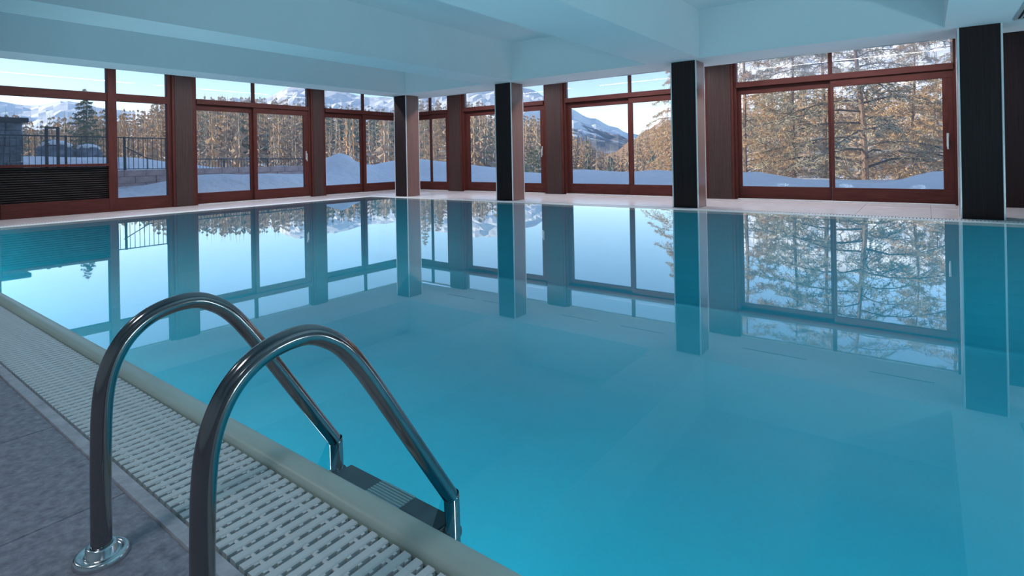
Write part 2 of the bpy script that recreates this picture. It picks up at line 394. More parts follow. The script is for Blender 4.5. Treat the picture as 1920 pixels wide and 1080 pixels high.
# near grating: single slats with rounded ends and side nubs
gr = tag(empty('overflow_grating', (-5, 0.73, -0.02)), 'grey-green slatted overflow grating along the near pool lip', 'grating')
PITCH = 0.0385
y0s, y1s = -0.124, 0.124
q = MB(); w = 0.0125
prof = [(-w, -0.022), (w, -0.022), (w, -0.003), (w - 0.003, 0.0), (-w + 0.003, 0.0), (-w, -0.003)]
q.extrude(prof, lambda a, b, t_: (a, t_, b), y0s, y1s)
for k in range(7):
    yy = y0s + 0.022 + k * 0.034
    q.box((w, yy, -0.020), (w + 0.0055, yy + 0.010, -0.003))
slat_me = q.mesh('slat', M_slat)
gx = -0.62; ns = 0
while gx > -11.34 and ns < 290:
    link('slat', slat_me, gr, (gx + 5, 0.0045, 0.018)); gx -= PITCH; ns += 1
m = MB(); gx = -0.62 + PITCH
while gx < PX1 + 0.25:
    m.box((gx - w + 5, y0s, -0.004), (gx + w + 5, y1s, 0.018)); gx += PITCH
st = m.build('slat_run', M_slat, gr); st['kind'] = 'stuff'; st['label'] = 'further slats of the grating beyond the frame'
for yy in (-0.085, 0.0, 0.085):
    mm = MB(); mm.tube([(-6.3, yy + 0.0045, 0.010), (PX1 + 5.25, yy + 0.0045, 0.010)], 0.006, 6); mm.build('rod', M_slat, gr)
# far and left gratings
def far_grating(name, along, a0, a1, b0, b1, label):
    g = tag(empty(name, (0, 0, 0)), label, 'grating'); mm = MB(); t_ = a0
    while t_ < a1:
        if along == 'x': mm.box((t_, b0, -0.03), (t_ + 0.028, b1, -0.003))
        else: mm.box((b0, t_, -0.03), (b1, t_ + 0.028, -0.003))
        t_ += PITCH
    s_ = mm.build('slat_run', M_slatw, g); s_['kind'] = 'stuff'
    return g
far_grating('overflow_grating', 'x', -11.35, PX1 + 0.25, 8.885, 9.155, 'white slatted overflow grating in front of the pillars')
far_grating('overflow_grating', 'y', 0.95, 8.87, -11.355, -11.085, 'white slatted overflow grating below the left windows')

# water
m = MB(); zw = 0.006
m.box((PX0 - 0.008, PY0 - 0.012, zw - 0.001), (PX1 + 0.21, PY1 + 0.008, zw))
me = bpy.data.meshes.new('pool_water')
me.from_pydata([(PX0 - 0.02, PY0 - 0.02, zw), (PX1 + 0.2, PY0 - 0.02, zw), (PX1 + 0.2, PY1 + 0.02, zw), (PX0 - 0.02, PY1 + 0.02, zw)], [], [(0, 1, 2, 3)])
me.materials.append(M_water)
tag(link('pool_water', me), 'still turquoise water filling the swimming pool', 'water', kind='stuff')

# unseen underwater fill lamps added in the near and right pool walls
lamp_ring = MB(); lamp_ring.lathe([(0.085, 0.0), (0.125, 0.0), (0.135, 0.012), (0.125, 0.025), (0.095, 0.025), (0.085, 0.012)], (0, 0, 0), 24)
ring_me = lamp_ring.mesh('ring', M_steelr, True)
ln = MB(); ln.lathe([(0.0, 0.014), (0.05, 0.013), (0.086, 0.006)], (0, 0, 0), 24); lens_me = ln.mesh('lens', M_lens, True)
LAMP_E = 29
ORD = ('first', 'second', 'third', 'fourth', 'fifth', 'sixth', 'seventh', 'eighth')
def fill_pool_lamp(loc, rot, label, e=None):
    o = tag(empty('fill_pool_lamp', loc), label, 'lamp', 'added underwater fill lamps'); o.rotation_euler = rot
    link('ring', ring_me, o); link('lens', lens_me, o)
    L = bpy.data.lights.new('fill_pool_light', 'AREA'); L.shape = 'DISK'; L.size = 0.5; L.energy = e or LAMP_E; L.color = (0.78, 0.94, 1.0)
    L.spread = R(165)
    lo = bpy.data.objects.new('fill_bulb', L); COL.objects.link(lo); lo.parent = o; lo.location = (0, 0, 0.05)
    lo.rotation_euler = (R(180 + 14), 0, 0)
for i in range(8):
    fill_pool_lamp((-10.2 + i * 2.0, PY0 - 0.008, -0.42), (R(-90), 0, 0), 'added underwater fill lamp in the near pool wall, %s from the left' % ORD[i])
for i in range(4):
    fill_pool_lamp((PX1 - 0.002, 1.9 + i * 1.9, -0.42), (R(-90), 0, R(90)), 'added underwater fill lamp in the right end wall, %s from the near lip' % ORD[i], 44)

# ---------------------------------------------------------------- pillars
PW, PD = 0.437, 0.428
def pillar(xr, label):
    x0, x1, y0, y1 = xr - PW, xr, 9.231, 9.231 + PD
    p = tag(empty('pillar', ((x0 + x1) / 2, (y0 + y1) / 2, 0)), label, 'pillar', 'wood-clad pillars along the far pool edge')
    cx, cy = p.location.x, p.location.y; hx, hy = PW / 2, PD / 2; e = 0.012
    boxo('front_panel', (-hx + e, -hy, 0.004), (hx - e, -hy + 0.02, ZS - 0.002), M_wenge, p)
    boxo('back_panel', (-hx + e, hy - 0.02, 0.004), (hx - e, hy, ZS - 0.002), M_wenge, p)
    boxo('side_panel', (hx - 0.02, -hy + 0.02, 0.004), (hx, hy - 0.02, ZS - 0.002), M_wenge_lit, p)
    boxo('side_panel', (-hx, -hy + 0.02, 0.004), (-hx + 0.02, hy - 0.02, ZS - 0.002), M_wenge_lit, p)
    for sx in (-1, 1):
        for sy in (-1, 1):
            mm = MB(); c_ = (sx * (hx - 0.006), sy * (hy - 0.006))
            pr = []
            for k in range(12):
                a = 2 * math.pi * k / 12; pr.append((c_[0] + 0.0125 * math.cos(a), c_[1] + 0.0125 * math.sin(a)))
            mm.extrude(pr, lambda a, b, t_: (a, b, t_), 0.002, ZS - 0.001)
            o = mm.build('corner_trim', M_trim, p); auto_smooth(o); o['label'] = 'bright metal corner strip'
    return p
pillar(-10.153, 'wood-clad pillar at the far corner of the pool, smallest in view')
pillar(-6.931, 'wood-clad pillar second from the far corner, under the middle beam')
pillar(-3.055, 'dark pillar third from the far corner, left of the larch window')
pillar(0.787, 'near-black pillar closest to the camera at the right edge')

# ---------------------------------------------------------------- glazed walls
def LA(s0, s1, n0, n1, z0, z1): return (XA + n0, s0, z0), (XA + n1, s1, z1)
def LB(s0, s1, n0, n1, z0, z1): return (s0, YB - n1, z0), (s1, YB - n0, z1)
ZTA, ZTB = ZKA, ZKB
def bar(name, L, a, mat, parent, bev=0.004):
    p, q_ = L(*a); return boxo(name, p, q_, mat, parent, bev)
def pane(L, s0, s1, n, z0, z1, mat, parent):
    p, q_ = L(s0 - 0.008, s1 + 0.008, n - 0.006, n + 0.006, z0 - 0.008, z1 + 0.008); return boxo('pane', p, q_, mat, parent)
def handle(L, s, n, z, parent):
    mm = MB(); p, q_ = L(s - 0.016, s + 0.016, n, n + 0.010, z - 0.11, z + 0.11); mm.box(p, q_, 0.003)
    p, q_ = L(s - 0.010, s + 0.010, n + 0.010, n + 0.05, z - 0.012, z + 0.012); mm.box(p, q_)
    p, q_ = L(s - 0.012, s + 0.012, n + 0.034, n + 0.052, z - 0.15, z + 0.05); mm.box(p, q_, 0.004)
    o = mm.build('handle', M_handle, parent); o['label'] = 'silver lever handle'; return o
def sliding_window(name, L, s0, s1, g, label, hand=True):
    """g: glass limits (a0,a1,b0,b1) of the two sashes"""
    o = struct(empty(name), label, 'window'); ZT = ZTA if L is LA else ZTB
    a0, a1, b0, b1 = g; jw = 0.05
    bar('jamb', L, (s0, s0 + jw, -0.14, 0.0, 0, ZT), M_frame, o); bar('jamb', L, (s1 - jw, s1, -0.14, 0.0, 0, ZT), M_frame, o)
    bar('transom', L, (s0 + jw, s1 - jw, -0.12, 0.035, 2.195, 2.300), M_frameh, o)
    bar('head', L, (s0 + jw, s1 - jw, -0.12, -0.02, ZT - 0.018, ZT), M_copingw, o)
    bar('threshold', L, (s0 + jw, s1 - jw, -0.13, 0.03, 0, 0.02), M_trim, o)
    mid = (a1 + b0) / 2
    bar('mullion', L, (mid - 0.03, mid + 0.03, -0.10, -0.02, 2.300, ZT - 0.018), M_frame, o)
    for (x0, x1) in ((s0 + jw, mid - 0.03), (mid + 0.03, s1 - jw)):
        pane(L, x0, x1, -0.06, 2.300, ZT - 0.018, M_hazy, o)
    for k, (g0, g1, e0, e1, n0, n1) in enumerate(((a0, a1, s0 + jw, b0 - 0.055, -0.135, -0.085), (b0, b1, a1 + 0.055, s1 - jw, -0.07, -0.015))):
        sh = bar('sash', L, (e0, e1, n0, n1, 0.022, 0.255), M_frameh, o); sh['label'] = 'sliding sash with its wide bottom rail'
        bar('top_rail', L, (e0, e1, n0, n1, 2.068, 2.193), M_frameh, sh)
        bar('stile', L, (e0, g0, n0, n1, 0.255, 2.068), M_frame, sh); bar('stile', L, (g1, e1, n0, n1, 0.255, 2.068), M_frame, sh)
        pane(L, g0, g1, (n0 + n1) / 2, 0.255, 2.068, M_glass, sh)
        if k == 1 and hand: handle(L, (g1 + e1) / 2 - 0.01, n1, 1.06, sh)
    return o
def wall_post(name, L, s0, s1, label, lips=0.05):
    o = struct(empty(name), label, 'post'); ZK = ZKA if L is LA else ZKB
    bar('panel', L, (s0 + lips, s1 - lips, -0.14, 0.055, 0, ZK), M_post, o)
    bar('edge_strip', L, (s0, s0 + lips, -0.14, 0.045, 0, ZK), M_frame, o); bar('edge_strip', L, (s1 - lips, s1, -0.14, 0.045, 0, ZK), M_frame, o)
    return o

# left wall: fixed glazing over a convector, then two sliding windows
ZT = ZTA
o = struct(empty('window_1'), 'fixed window at the far left above the dark convector grille', 'window')
bar('jamb', LA, (2.10, 2.262, -0.12, 0.0, 0, ZT), M_frame, o)
bar('mullion', LA, (3.827, 3.976, -0.12, 0.02, 0, ZT), M_frame, o)
bar('jamb', LA, (4.880, 4.956, -0.12, 0.0, 0, ZT), M_frame, o)
bar('transom', LA, (2.262, 3.827, -0.11, 0.0, 2.140, 2.300), M_frameh, o); bar('transom', LA, (3.976, 4.880, -0.11, 0.0, 2.150, 2.300), M_frameh, o)
bar('head', LA, (2.262, 3.827, -0.11, -0.02, ZT - 0.018, ZT), M_copingw, o); bar('head', LA, (3.976, 4.880, -0.11, -0.02, ZT - 0.018, ZT), M_copingw, o)
bar('sill', LA, (2.262, 3.827, -0.11, 0.05, 0.885, 0.935), M_frameh, o)
bar('bottom_rail', LA, (2.262, 3.827, -0.11, 0.02, 0.0, 0.262), M_frameh, o); bar('bottom_rail', LA, (3.976, 4.880, -0.11, 0.0, 0.0, 0.255), M_frameh, o)
pane(LA, 2.262, 3.827, -0.05, 2.300, ZT - 0.018, M_hazy, o); pane(LA, 3.976, 4.880, -0.05, 2.300, ZT - 0.018, M_hazy, o)
pane(LA, 2.262, 3.827, -0.05, 0.935, 2.140, M_glass, o); pane(LA, 3.976, 4.880, -0.05, 0.255, 2.150, M_glass, o)
cg = tag(empty('convector_grille', (XA - 0.04, 3.04, 0.263)), 'black-brown slatted convector grille under the left window', 'grille')
boxo('back_plate', (-0.06, -0.775, 0.0), (-0.045, 0.785, 0.620), M_louvre, cg)
for k in range(15):
    z = 0.012 + k * 0.0405
    q = MB(); q.extrude([(-0.040, 0.0), (0.012, 0.010), (0.012, 0.024), (-0.040, 0.014)], lambda a, b, t_: (a, t_, b + z), -0.775, 0.785)
    q.build('slat', M_louvre, cg)
wall_post('trim_4', LA, 4.956, 5.405, 'brown wooden wall post between fenced-view windows on the left wall')
sliding_window('window_2', LA, 5.405, 8.215, (5.49, 6.672, 6.814, 8.03), 'sliding window in the middle of the left wall with silver handle')
wall_post('trim_5', LA, 8.215, 8.60, 'brown wooden wall post near the far end of the left wall')
sliding_window('window_3', LA, 8.60, 11.29, (8.66, 9.837, 9.984, 11.10), 'sliding window at the far end of the left wall looking on the snow mound', hand=False)
struct(boxo('trim_6', (XA - 0.14, 11.29, 0), (-12.52, YB + 0.10, ZK), M_frame), 'red-brown corner post where the glazed walls meet', 'post')
# far wall
sliding_window('window_4', LB, -12.52, -10.77, (-12.44, -11.60, -11.49, -10.90), 'narrow sliding window next to the far corner', hand=False)
wall_post('trim_7', LB, -10.77, -10.25, 'brown wooden wall post right of the corner pillar')
sliding_window('window_5', LB, -10.25, -7.49, (-10.064, -8.93, -8.79, -7.665), 'sliding window behind the second pillar with silver handle')
wall_post('trim_8', LB, -7.49, -6.97, 'brown wooden wall post left of the mountain-peak window')
sliding_window('window_6', LB, -6.97, -3.58, (-6.82, -5.342, -5.20, -3.72), 'sliding window framing the snowy peak and valley', hand=False)
wall_post('trim_9', LB, -3.58, -3.03, 'dark brown wall post right of the third pillar')
sliding_window('window_7', LB, -3.03, 0.42, (-2.917, -1.412, -1.315, 0.225), 'large sliding window on the right looking into larch branches')
sliding_window('window_8', LB, 2.10, 5.10, (2.2, 3.52, 3.66, 4.95), 'sliding window beyond the right edge of the view', hand=False)

# linear fill lamps added on the ceiling of the window walk, hidden from the pool by the edge beams
def fill_strip_lamp(x0, y0, x1, y1, label):
    o = tag(empty('fill_strip_lamp', ((x0 + x1) / 2, (y0 + y1) / 2, ZKA if x0 == x1 else ZKB)), label, 'lamp')
    hx, hy = max(abs(x1 - x0) / 2, 0.045), max(abs(y1 - y0) / 2, 0.045)
    boxo('housing', (-hx - 0.01, -hy - 0.01, -0.03), (hx + 0.01, hy + 0.01, -0.001), M_trim, o)
    boxo('diffuser', (-hx, -hy, -0.034), (hx, hy, -0.0305), M_strip, o)
    L = bpy.data.lights.new('fill_strip_light', 'AREA'); L.shape = 'RECTANGLE'; L.size = 2 * hx; L.size_y = 2 * hy
    L.energy = STRIP_E * max(hx, hy) * 2; L.color = (1.0, 0.93, 0.96)
    lo = bpy.data.objects.new('tube', L); COL.objects.link(lo); lo.parent = o; lo.location = (0, 0, -0.04)
STRIP_E = 19
for k, (a, b) in enumerate(((-10.0, -7.4), (-6.6, -3.6), (-2.8, 0.3))):
    fill_strip_lamp(a, 10.36, b, 10.36, ('added ceiling fill strip behind the second pillar', 'added ceiling fill strip above the valley window walkway', 'added ceiling fill strip above the right-hand window walkway')[k])
for k, (a, b) in enumerate(((2.4, 4.9), (5.3, 8.1), (8.5, 9.5))):
    fill_strip_lamp(-10.92, a, -10.92, b, ('added ceiling fill strip in front of the convector window', 'added ceiling fill strip in front of the middle left window', 'added ceiling fill strip in the far corner walkway')[k])

# slot diffusers near the back edge of the far beam
for k, (a, b, lab) in enumerate(((-2.60, -1.60, 'narrow dark air slot in the beam above the left pane of the larch window'), (-0.75, 0.05, 'narrow dark air slot in the beam above the right pane of the larch window'),
        (-6.30, -5.40, 'narrow dark air slot above the left pane of the valley window'), (-4.90, -4.00, 'narrow dark air slot above the right pane of the valley window'),
        (-9.60, -8.70, 'narrow dark air slot left of the second pillar'), (-8.45, -7.65, 'narrow dark air slot just left of the middle beam'))):
    o = tag(empty('air_slot', ((a + b) / 2, 9.99, ZS)), lab, 'vent', 'air slots in the far beam'); h_ = (b - a) / 2
    boxo('slot', (-h_, -0.018, -0.002), (h_, 0.018, 0.0), M_rubber, o)
    for sy in (-1, 1): boxo('flange', (-h_ - 0.01, sy * 0.024 - 0.006, -0.004), (h_ + 0.01, sy * 0.024 + 0.006, 0.0), M_copingw, o)

# recessed fill lights added over the near deck, above and behind the camera
def fill_downlight(x, y, label):
    o = tag(empty('fill_ceiling_lamp', (x, y, ZC)), label, 'lamp', 'added fill lights over the near deck')
    q = MB(); q.lathe([(0.10, -0.001), (0.15, -0.001), (0.155, -0.008), (0.145, -0.014), (0.10, -0.010)], (0, 0, 0), 24); q.build('ring', M_trim, o, True)
    q = MB(); q.lathe([(0.0, -0.006), (0.06, -0.006), (0.102, -0.004)], (0, 0, 0), 24); q.build('lens', M_down, o, True)
    L = bpy.data.lights.new('fill_downlight', 'AREA'); L.shape = 'DISK'; L.size = 0.5; L.energy = DOWN_E; L.color = (0.93, 0.95, 1.0); L.spread = R(140)
    lo = bpy.data.objects.new('fill_bulb', L); COL.objects.link(lo); lo.parent = o; lo.location = (0, 0, -0.02)
DOWN_E = 18
for x, lab in ((-8.8, 'leftmost'), (-5.3, 'second'), (-1.3, 'third'), (3.5, 'rightmost')):
    fill_downlight(x, -0.9, lab + ' added ceiling fill lamp over the slate deck')

# air outlet in the soffit beside the nearest pillar
cv = tag(empty('ceiling_vent', (1.35, 8.2, ZS)), 'dark slotted air vent in the soffit at the upper right', 'vent')
boxo('frame', (-0.47, -0.95, -0.012), (-0.44, 0.93, 0.0), M_trim, cv); boxo('frame', (0.44, -0.95, -0.012), (0.47, 0.93, 0.0), M_trim, cv)
boxo('frame', (-0.44, 0.90, -0.012), (0.44, 0.93, 0.0), M_trim, cv); boxo('frame', (-0.44, -0.95, -0.012), (0.44, -0.92, 0.0), M_trim, cv)
boxo('backing', (-0.44, -0.92, -0.003), (0.44, 0.90, 0.0), M_rubber, cv)
for k in range(14):
    x = -0.41 + k * 0.0625
    boxo('slat', (x, -0.92, -0.010), (x + 0.018, 0.90, -0.003), M_trim, cv)

# ---------------------------------------------------------------- pool ladder
ld = tag(empty('pool_ladder', (-1.275, 0.436, 0)), 'stainless steel pool ladder with two curved handrails', 'ladder')
PROF = [(0.436, -0.02), (0.437, 0.14), (0.439, 0.26), (0.443, 0.345), (0.452, 0.405), (0.470, 0.455), (0.500, 0.498), (0.545, 0.530), (0.600, 0.545),
        (0.655, 0.543), (0.705, 0.518), (0.745, 0.482), (0.785, 0.430), (0.83, 0.363), (0.90, 0.255), (0.97, 0.147), (1.045, 0.032), (1.060, 0.008), (1.066, -0.020), (1.068, -0.30), (1.068, -1.05)]
def catmull(P, k=5):
    out = []
    for i in range(len(P) - 1):
        p0, p1, p2, p3 = P[max(i - 1, 0)], P[i], P[i + 1], P[min(i + 2, len(P) - 1)]
        for j in range(k):
            t_ = j / k
            out.append(tuple(0.5 * (2 * b + (c - a) * t_ + (2 * a - 5 * b + 4 * c - d_) * t_ ** 2 + (3 * b - a - 3 * c + d_) * t_ ** 3) for a, b, c, d_ in zip(p0, p1, p2, p3)))
    out.append(P[-1]); return out
curve = catmull(PROF)
for sx in (-1, 1):
    mm = MB(); mm.tube([(sx * 0.253, y - 0.436, z) for y, z in curve], 0.0208, 28)
    o = mm.build('handrail', M_steel, ld, True)
    fl = MB(); fl.lathe([(0.021, 0.030), (0.026, 0.032), (0.030, 0.028), (0.031, 0.012), (0.036, 0.008), (0.040, 0.013), (0.046, 0.016), (0.052, 0.013), (0.0545, 0.006), (0.0545, 0.0)], (sx * 0.253, 0, 0), 48)
    f_ = fl.build('flange', M_steelr, ld, True); f_['label'] = 'bright round floor flange'
    bt = MB(); bt.lathe([(0.0225, 0.0), (0.0225, 0.06), (0.019, 0.075), (0.0, 0.078)], (0, 0, 0), 20)
for k in range(4):
    z = -0.085 - 0.25 * k; yt = 1.068 - 0.436
    tr_ = boxo('tread', (-0.233, yt - 0.040, z - 0.028), (0.233, yt + 0.040, z), M_steelr, ld, 0.006)
    for (a, b, mt, nm) in ((-0.225, -0.075, M_rubber, 'grip_pad'), (0.075, 0.225, M_rubber, 'grip_pad')):
        boxo(nm, (a, yt - 0.036, z), (b, yt + 0.034, z + 0.003), mt, tr_)
    for j in range(7):
        yy = yt - 0.034 + j * 0.0105
        boxo('rib', (-0.073, yy, z), (0.073, yy + 0.007, z + 0.004), M_tread, tr_)
    for sx in (-1, 1):
        mm = MB(); mm.tube([(sx * 0.236, yt, z - 0.014), (sx * 0.262, yt, z - 0.014)], 0.026, 16); mm.build('tread_cap', M_rubber, tr_, True)

# ================================================================ outside
def lerp_table(T, x):
    if x <= T[0][0]: return T[0][1]
    for (a, va), (b, vb) in zip(T, T[1:]):
        if x <= b:
            t_ = (x - a) / (b - a); t_ = t_ * t_ * (3 - 2 * t_); return va + (vb - va) * t_
    return T[-1][1]
BANK = [(-19, 0.70), (-16.4, 0.66), (-13.2, 0.28), (-10.6, 0.43), (-8.0, 0.36), (-4.6, 0.32), (-3.2, 0.08), (-1.2, 0.03), (0.3, 0.33), (3, 0.5), (8, 0.35)]
def sm(a, b, x):
    t_ = min(1, max(0, (x - a) / (b - a))); return t_ * t_ * (3 - 2 * t_)
def ground(x, y):
    dx = max(0.0, -12.8 - x); dy = max(0.0, y - 11.6)
    z = -0.06
    n1 = noise.noise(Vector((x * 0.35, y * 0.35, 3.1))); n2 = noise.noise(Vector((x * 1.1, y * 1.1, 8.4)))
    z += (0.07 * n1 + 0.06 * n2 + 0.05 * noise.noise(Vector((x * 0.75, y * 2.0, 1.4)))) * sm(0.3, 2.5, math.hypot(dx, dy))
    if y > 11.6:
        z += lerp_table(BANK, x) * math.exp(-((y - 19.0 - n1) / 1.9) ** 2)
    z += (1.08 + 0.35 * n2) * math.exp(-((x + 20.2) / 1.7) ** 2 - ((y - 14.3) / 0.95) ** 2) + 0.62 * math.exp(-((x + 20.0) / 2.4) ** 2 - ((y - 16.8) / 2.0) ** 2)
    z += (0.46 + 0.3 * n1) * math.exp(-((x + 18.7) / 1.5) ** 2 - ((y - 10.0) / 4.2) ** 2)
    up = 0.72 * sm(20.25, 20.45, -x) * (1 - sm(12.2, 13.2, y))
    z += up
    z += 0.55 * sm(21.5, 24, -x) * (1 - sm(7.0, 12.0, y))
    # edge of the terrace: falls into the valley
    drop = max(0.0, y - 21.2) * 0.42
    dl = max(0.0, -x - 30.0) * 0.40
    z -= min(9.0, max(drop, dl) if y < 21 else math.hypot(drop, dl))
    return z
X0, X1, Y0, Y1, ST = -62.0, 26.0, 1.0, 58.0, 0.42
nx = int((X1 - X0) / ST); ny = int((Y1 - Y0) / ST)
V = []; Fc = []; idx = {}
for j in range(ny + 1):
    for i in range(nx + 1):
        x, y = X0 + i * ST, Y0 + j * ST
        V.append((x, y, ground(x, y)))
for j in range(ny):
    for i in range(nx):
        x, y = X0 + (i + 0.5) * ST, Y0 + (j + 0.5) * ST
        if x > XA - 0.1 and y < YB + 0.1: continue
        a = j * (nx + 1) + i; Fc.append((a, a + 1, a + nx + 2, a + nx + 1))
me = bpy.data.meshes.new('snow_ground'); me.from_pydata(V, [], Fc); me.materials.append(M_snow)
for p in me.polygons: p.use_smooth = True
struct(link('snow_ground', me), 'snow-covered terrace with drifts outside the windows', 'ground')

# ---- mountains: ridges given as bearing (deg from the pool's long axis) and rise per metre
RIDGE_FAR = [(-130, .05), (-100, .075), (-83.9, 0.0867), (-79.7, 0.0877), (-77.9, 0.0844), (-75.6, 0.0915), (-72.6, 0.0822), (-71.3, 0.079), (-69.4, 0.0923), (-65.3, 0.1032), (-61.7, 0.1052), (-58.0, 0.1267), (-55.0, 0.1234), (-52.0, 0.1113), (-48.8, 0.1117), (-45.6, 0.128), (-43.4, 0.1328), (-40.1, 0.142), (-37.9, 0.1415), (-35.4, 0.1262), (-32.4, 0.1026), (-30.8, 0.0874), (-28.6, 0.0681), (-26.4, 0.0517), (-24.9, 0.0396), (-22.2, 0.03), (-18.7, 0.03), (0, .05), (60, .05)]
RIDGE_MID = [(-33, -0.03), (-28.1, -0.0067), (-26.5, 0.007), (-24.5, 0.0281), (-23.0, 0.0528), (-20.9, 0.0841), (-17.6, 0.1271), (-13.7, 0.1669), (-9.1, 0.1849), (-3.0, 0.1872), (2.3, 0.1801), (8.4, 0.1611), (30, .12), (60, .08)]
RIDGE_HILL = [(-130, .03), (-100, .05), (-83.9, 0.0669), (-79.8, 0.065), (-77.9, 0.0566), (-76.0, 0.0627), (-72.6, 0.0743), (-71.0, 0.0768), (-68.8, 0.0927), (-66.5, 0.0999), (-61.7, 0.099), (-57.5, 0.0979), (-54.0, 0.0895), (-48.8, 0.0871), (-45.6, 0.0993), (-41.8, 0.1037), (-38.5, 0.0884), (-34.6, 0.0678), (-30.9, 0.0374), (-29.2, 0.0224), (-27.6, -0.0021), (-26.0, -0.0074), (-24.6, 0.0111), (-22.8, 0.0273), (-20.9, 0.0469), (-17.1, 0.072), (-9.2, 0.0908), (2.3, 0.0828), (30, .06), (60, .05)]
def mountain(name, table, b0, b1, rin, rout, zin, mat, rough, nb, nr, label, power=1.1):
    V = []; Fc = []
    for i in range(nb + 1):
        b = b0 + (b1 - b0) * i / nb; e = lerp_table(table, b); br = R(b); zr = 0.9 + e * rout
        for j in range(nr + 1):
            t_ = j / nr * 1.35
            r = rin + (rout - rin) * t_
            x, y = r * math.sin(br), r * math.cos(br)
            if t_ <= 1: z = zin + (zr - zin) * t_ ** power
            else: z = zr - (t_ - 1) * (rout - rin) * 0.35
            f = rough / rout
            nn = noise.hetero_terrain(Vector((x * f * 2, y * f * 2, 1.7)), 0.9, 2.1, 6, 0.7) - 0.9
            nn2 = noise.ridged_multi_fractal(Vector((x * f * 1.3 + 9, y * f * 1.3, 4.0)), 1.0, 2.2, 5, 1.0, 2.0) - 1.1
            amp = (zr - zin) * 0.11 * min(1, max(0, t_ * 1.6)) * (1.0 if t_ < 0.93 else 0.35)
            V.append((x, y, z + amp * (0.25 * nn + 0.55 * nn2)))
    for i in range(nb):
        for j in range(nr):
            a = i * (nr + 1) + j; Fc.append((a, a + 1, a + nr + 2, a + nr + 1))
    me = bpy.data.meshes.new(name); me.from_pydata(V, [], Fc); me.materials.append(mat)
    bm = bmesh.new(); bm.from_mesh(me); bmesh.ops.recalc_face_normals(bm, faces=bm.faces)
    if sum(f.normal.z for f in bm.faces) < 0: bmesh.ops.reverse_faces(bm, faces=bm.faces)
    bm.to_mesh(me); bm.free()
    return struct(link(name, me), label, 'mountain')
mountain('far_mountain', RIDGE_FAR, -130, 60, 500, 1500, -20, mat_mountain('far_mountain', -30, 110, (0.20, 0.21, 0.23), (0.30, 0.31, 0.34), 0.012), 14, 420, 60, 'snowy alpine ridge in the distance')  # forest and rock greys hold a mild blue haze
mountain('valley_mountain', RIDGE_MID, -33, 60, 260, 620, -14, mat_mountain('valley_mountain', -5, 62, (0.27, 0.17, 0.11), (0.30, 0.24, 0.20), 0.030), 9, 220, 60, 'sunlit snow-streaked slope rising to the right of the valley')
HIN, HOUT, HZ = 44, 230, -9
def hill_z(b, r):
    e = lerp_table(RIDGE_HILL, b) - 0.036; t_ = (r - HIN) / (HOUT - HIN)
    return HZ + (0.9 + e * HOUT - HZ) * max(0, t_) ** 0.8
V = []; Fc = []; nb, nr = 200, 50
for i in range(nb + 1):
    b = -130 + 190 * i / nb
    for j in range(nr + 1):
        t_ = j / nr * 1.25; r = HIN - 4 + (HOUT - HIN + 4) * t_; br = R(b)
        z = hill_z(b, min(r, HOUT)) - max(0, r - HOUT) * 0.5
        x, y = r * math.sin(br), r * math.cos(br)
        V.append((x, y, z + 1.4 * noise.noise(Vector((x * 0.05, y * 0.05, 2)))))
for i in range(nb):
    for j in range(nr):
        a = i * (nr + 1) + j; Fc.append((a, a + nr + 1, a + nr + 2, a + 1))
me = bpy.data.meshes.new('forest_hill'); me.from_pydata(V, [], Fc); me.materials.append(M_hill)
bm = bmesh.new(); bm.from_mesh(me); bmesh.ops.recalc_face_normals(bm, faces=bm.faces)
if sum(f.normal.z for f in bm.faces) < 0: bmesh.ops.reverse_faces(bm, faces=bm.faces)
bm.to_mesh(me); bm.free()
hill = struct(link('forest_hill', me), 'wooded hillside behind the terrace', 'hill')

# ---- distant forest: thousands of slender larches, uncountable
def far_tree(mb, x, y, z, h, rnd):
    n = 6; tiers = 7
    mb.tube([(x, y, z - 0.5), (x, y, z + h)], [h * 0.016, 0.01], 3, False)
    for k in range(tiers):
        f = 0.22 + 0.74 * k / tiers; zz = z + h * f; rad = h * 0.19 * (1.05 - f) * rnd.uniform(0.7, 1.25)
        a0 = rnd.uniform(0, 6.28)
        for q_ in range(n):
            a = a0 + q_ * 6.283 / n + rnd.uniform(-0.3, 0.3); r_ = rad * rnd.uniform(0.6, 1.2); w_ = 0.16
            tip = (x + r_ * math.cos(a), y + r_ * math.sin(a), zz - r_ * rnd.uniform(0.15, 0.55))
            b1 = (x + 0.5 * r_ * math.cos(a + w_ * 2), y + 0.5 * r_ * math.sin(a + w_ * 2), zz - 0.05 * h)
            b2 = (x + 0.5 * r_ * math.cos(a - w_ * 2), y + 0.5 * r_ * math.sin(a - w_ * 2), zz - 0.01 * h)
            mb.add([(x, y, zz + h * 0.02), b1, tip, b2], [(0, 1, 2), (0, 2, 3)])
M_f1 = simple('forest_brown', (0.44, 0.32, 0.22), 0.9, var=0.45, scale=(0.08, 0.08, 0.08))
M_f2 = simple('forest_green', (0.20, 0.21, 0.16), 0.9, var=0.4, scale=(0.08, 0.08, 0.08))
M_f3 = simple('forest_gold', (0.58, 0.37, 0.20), 0.9, var=0.35, scale=(0.08, 0.08, 0.08))
rnd = random.Random(11); fm = [MB(), MB(), MB()]
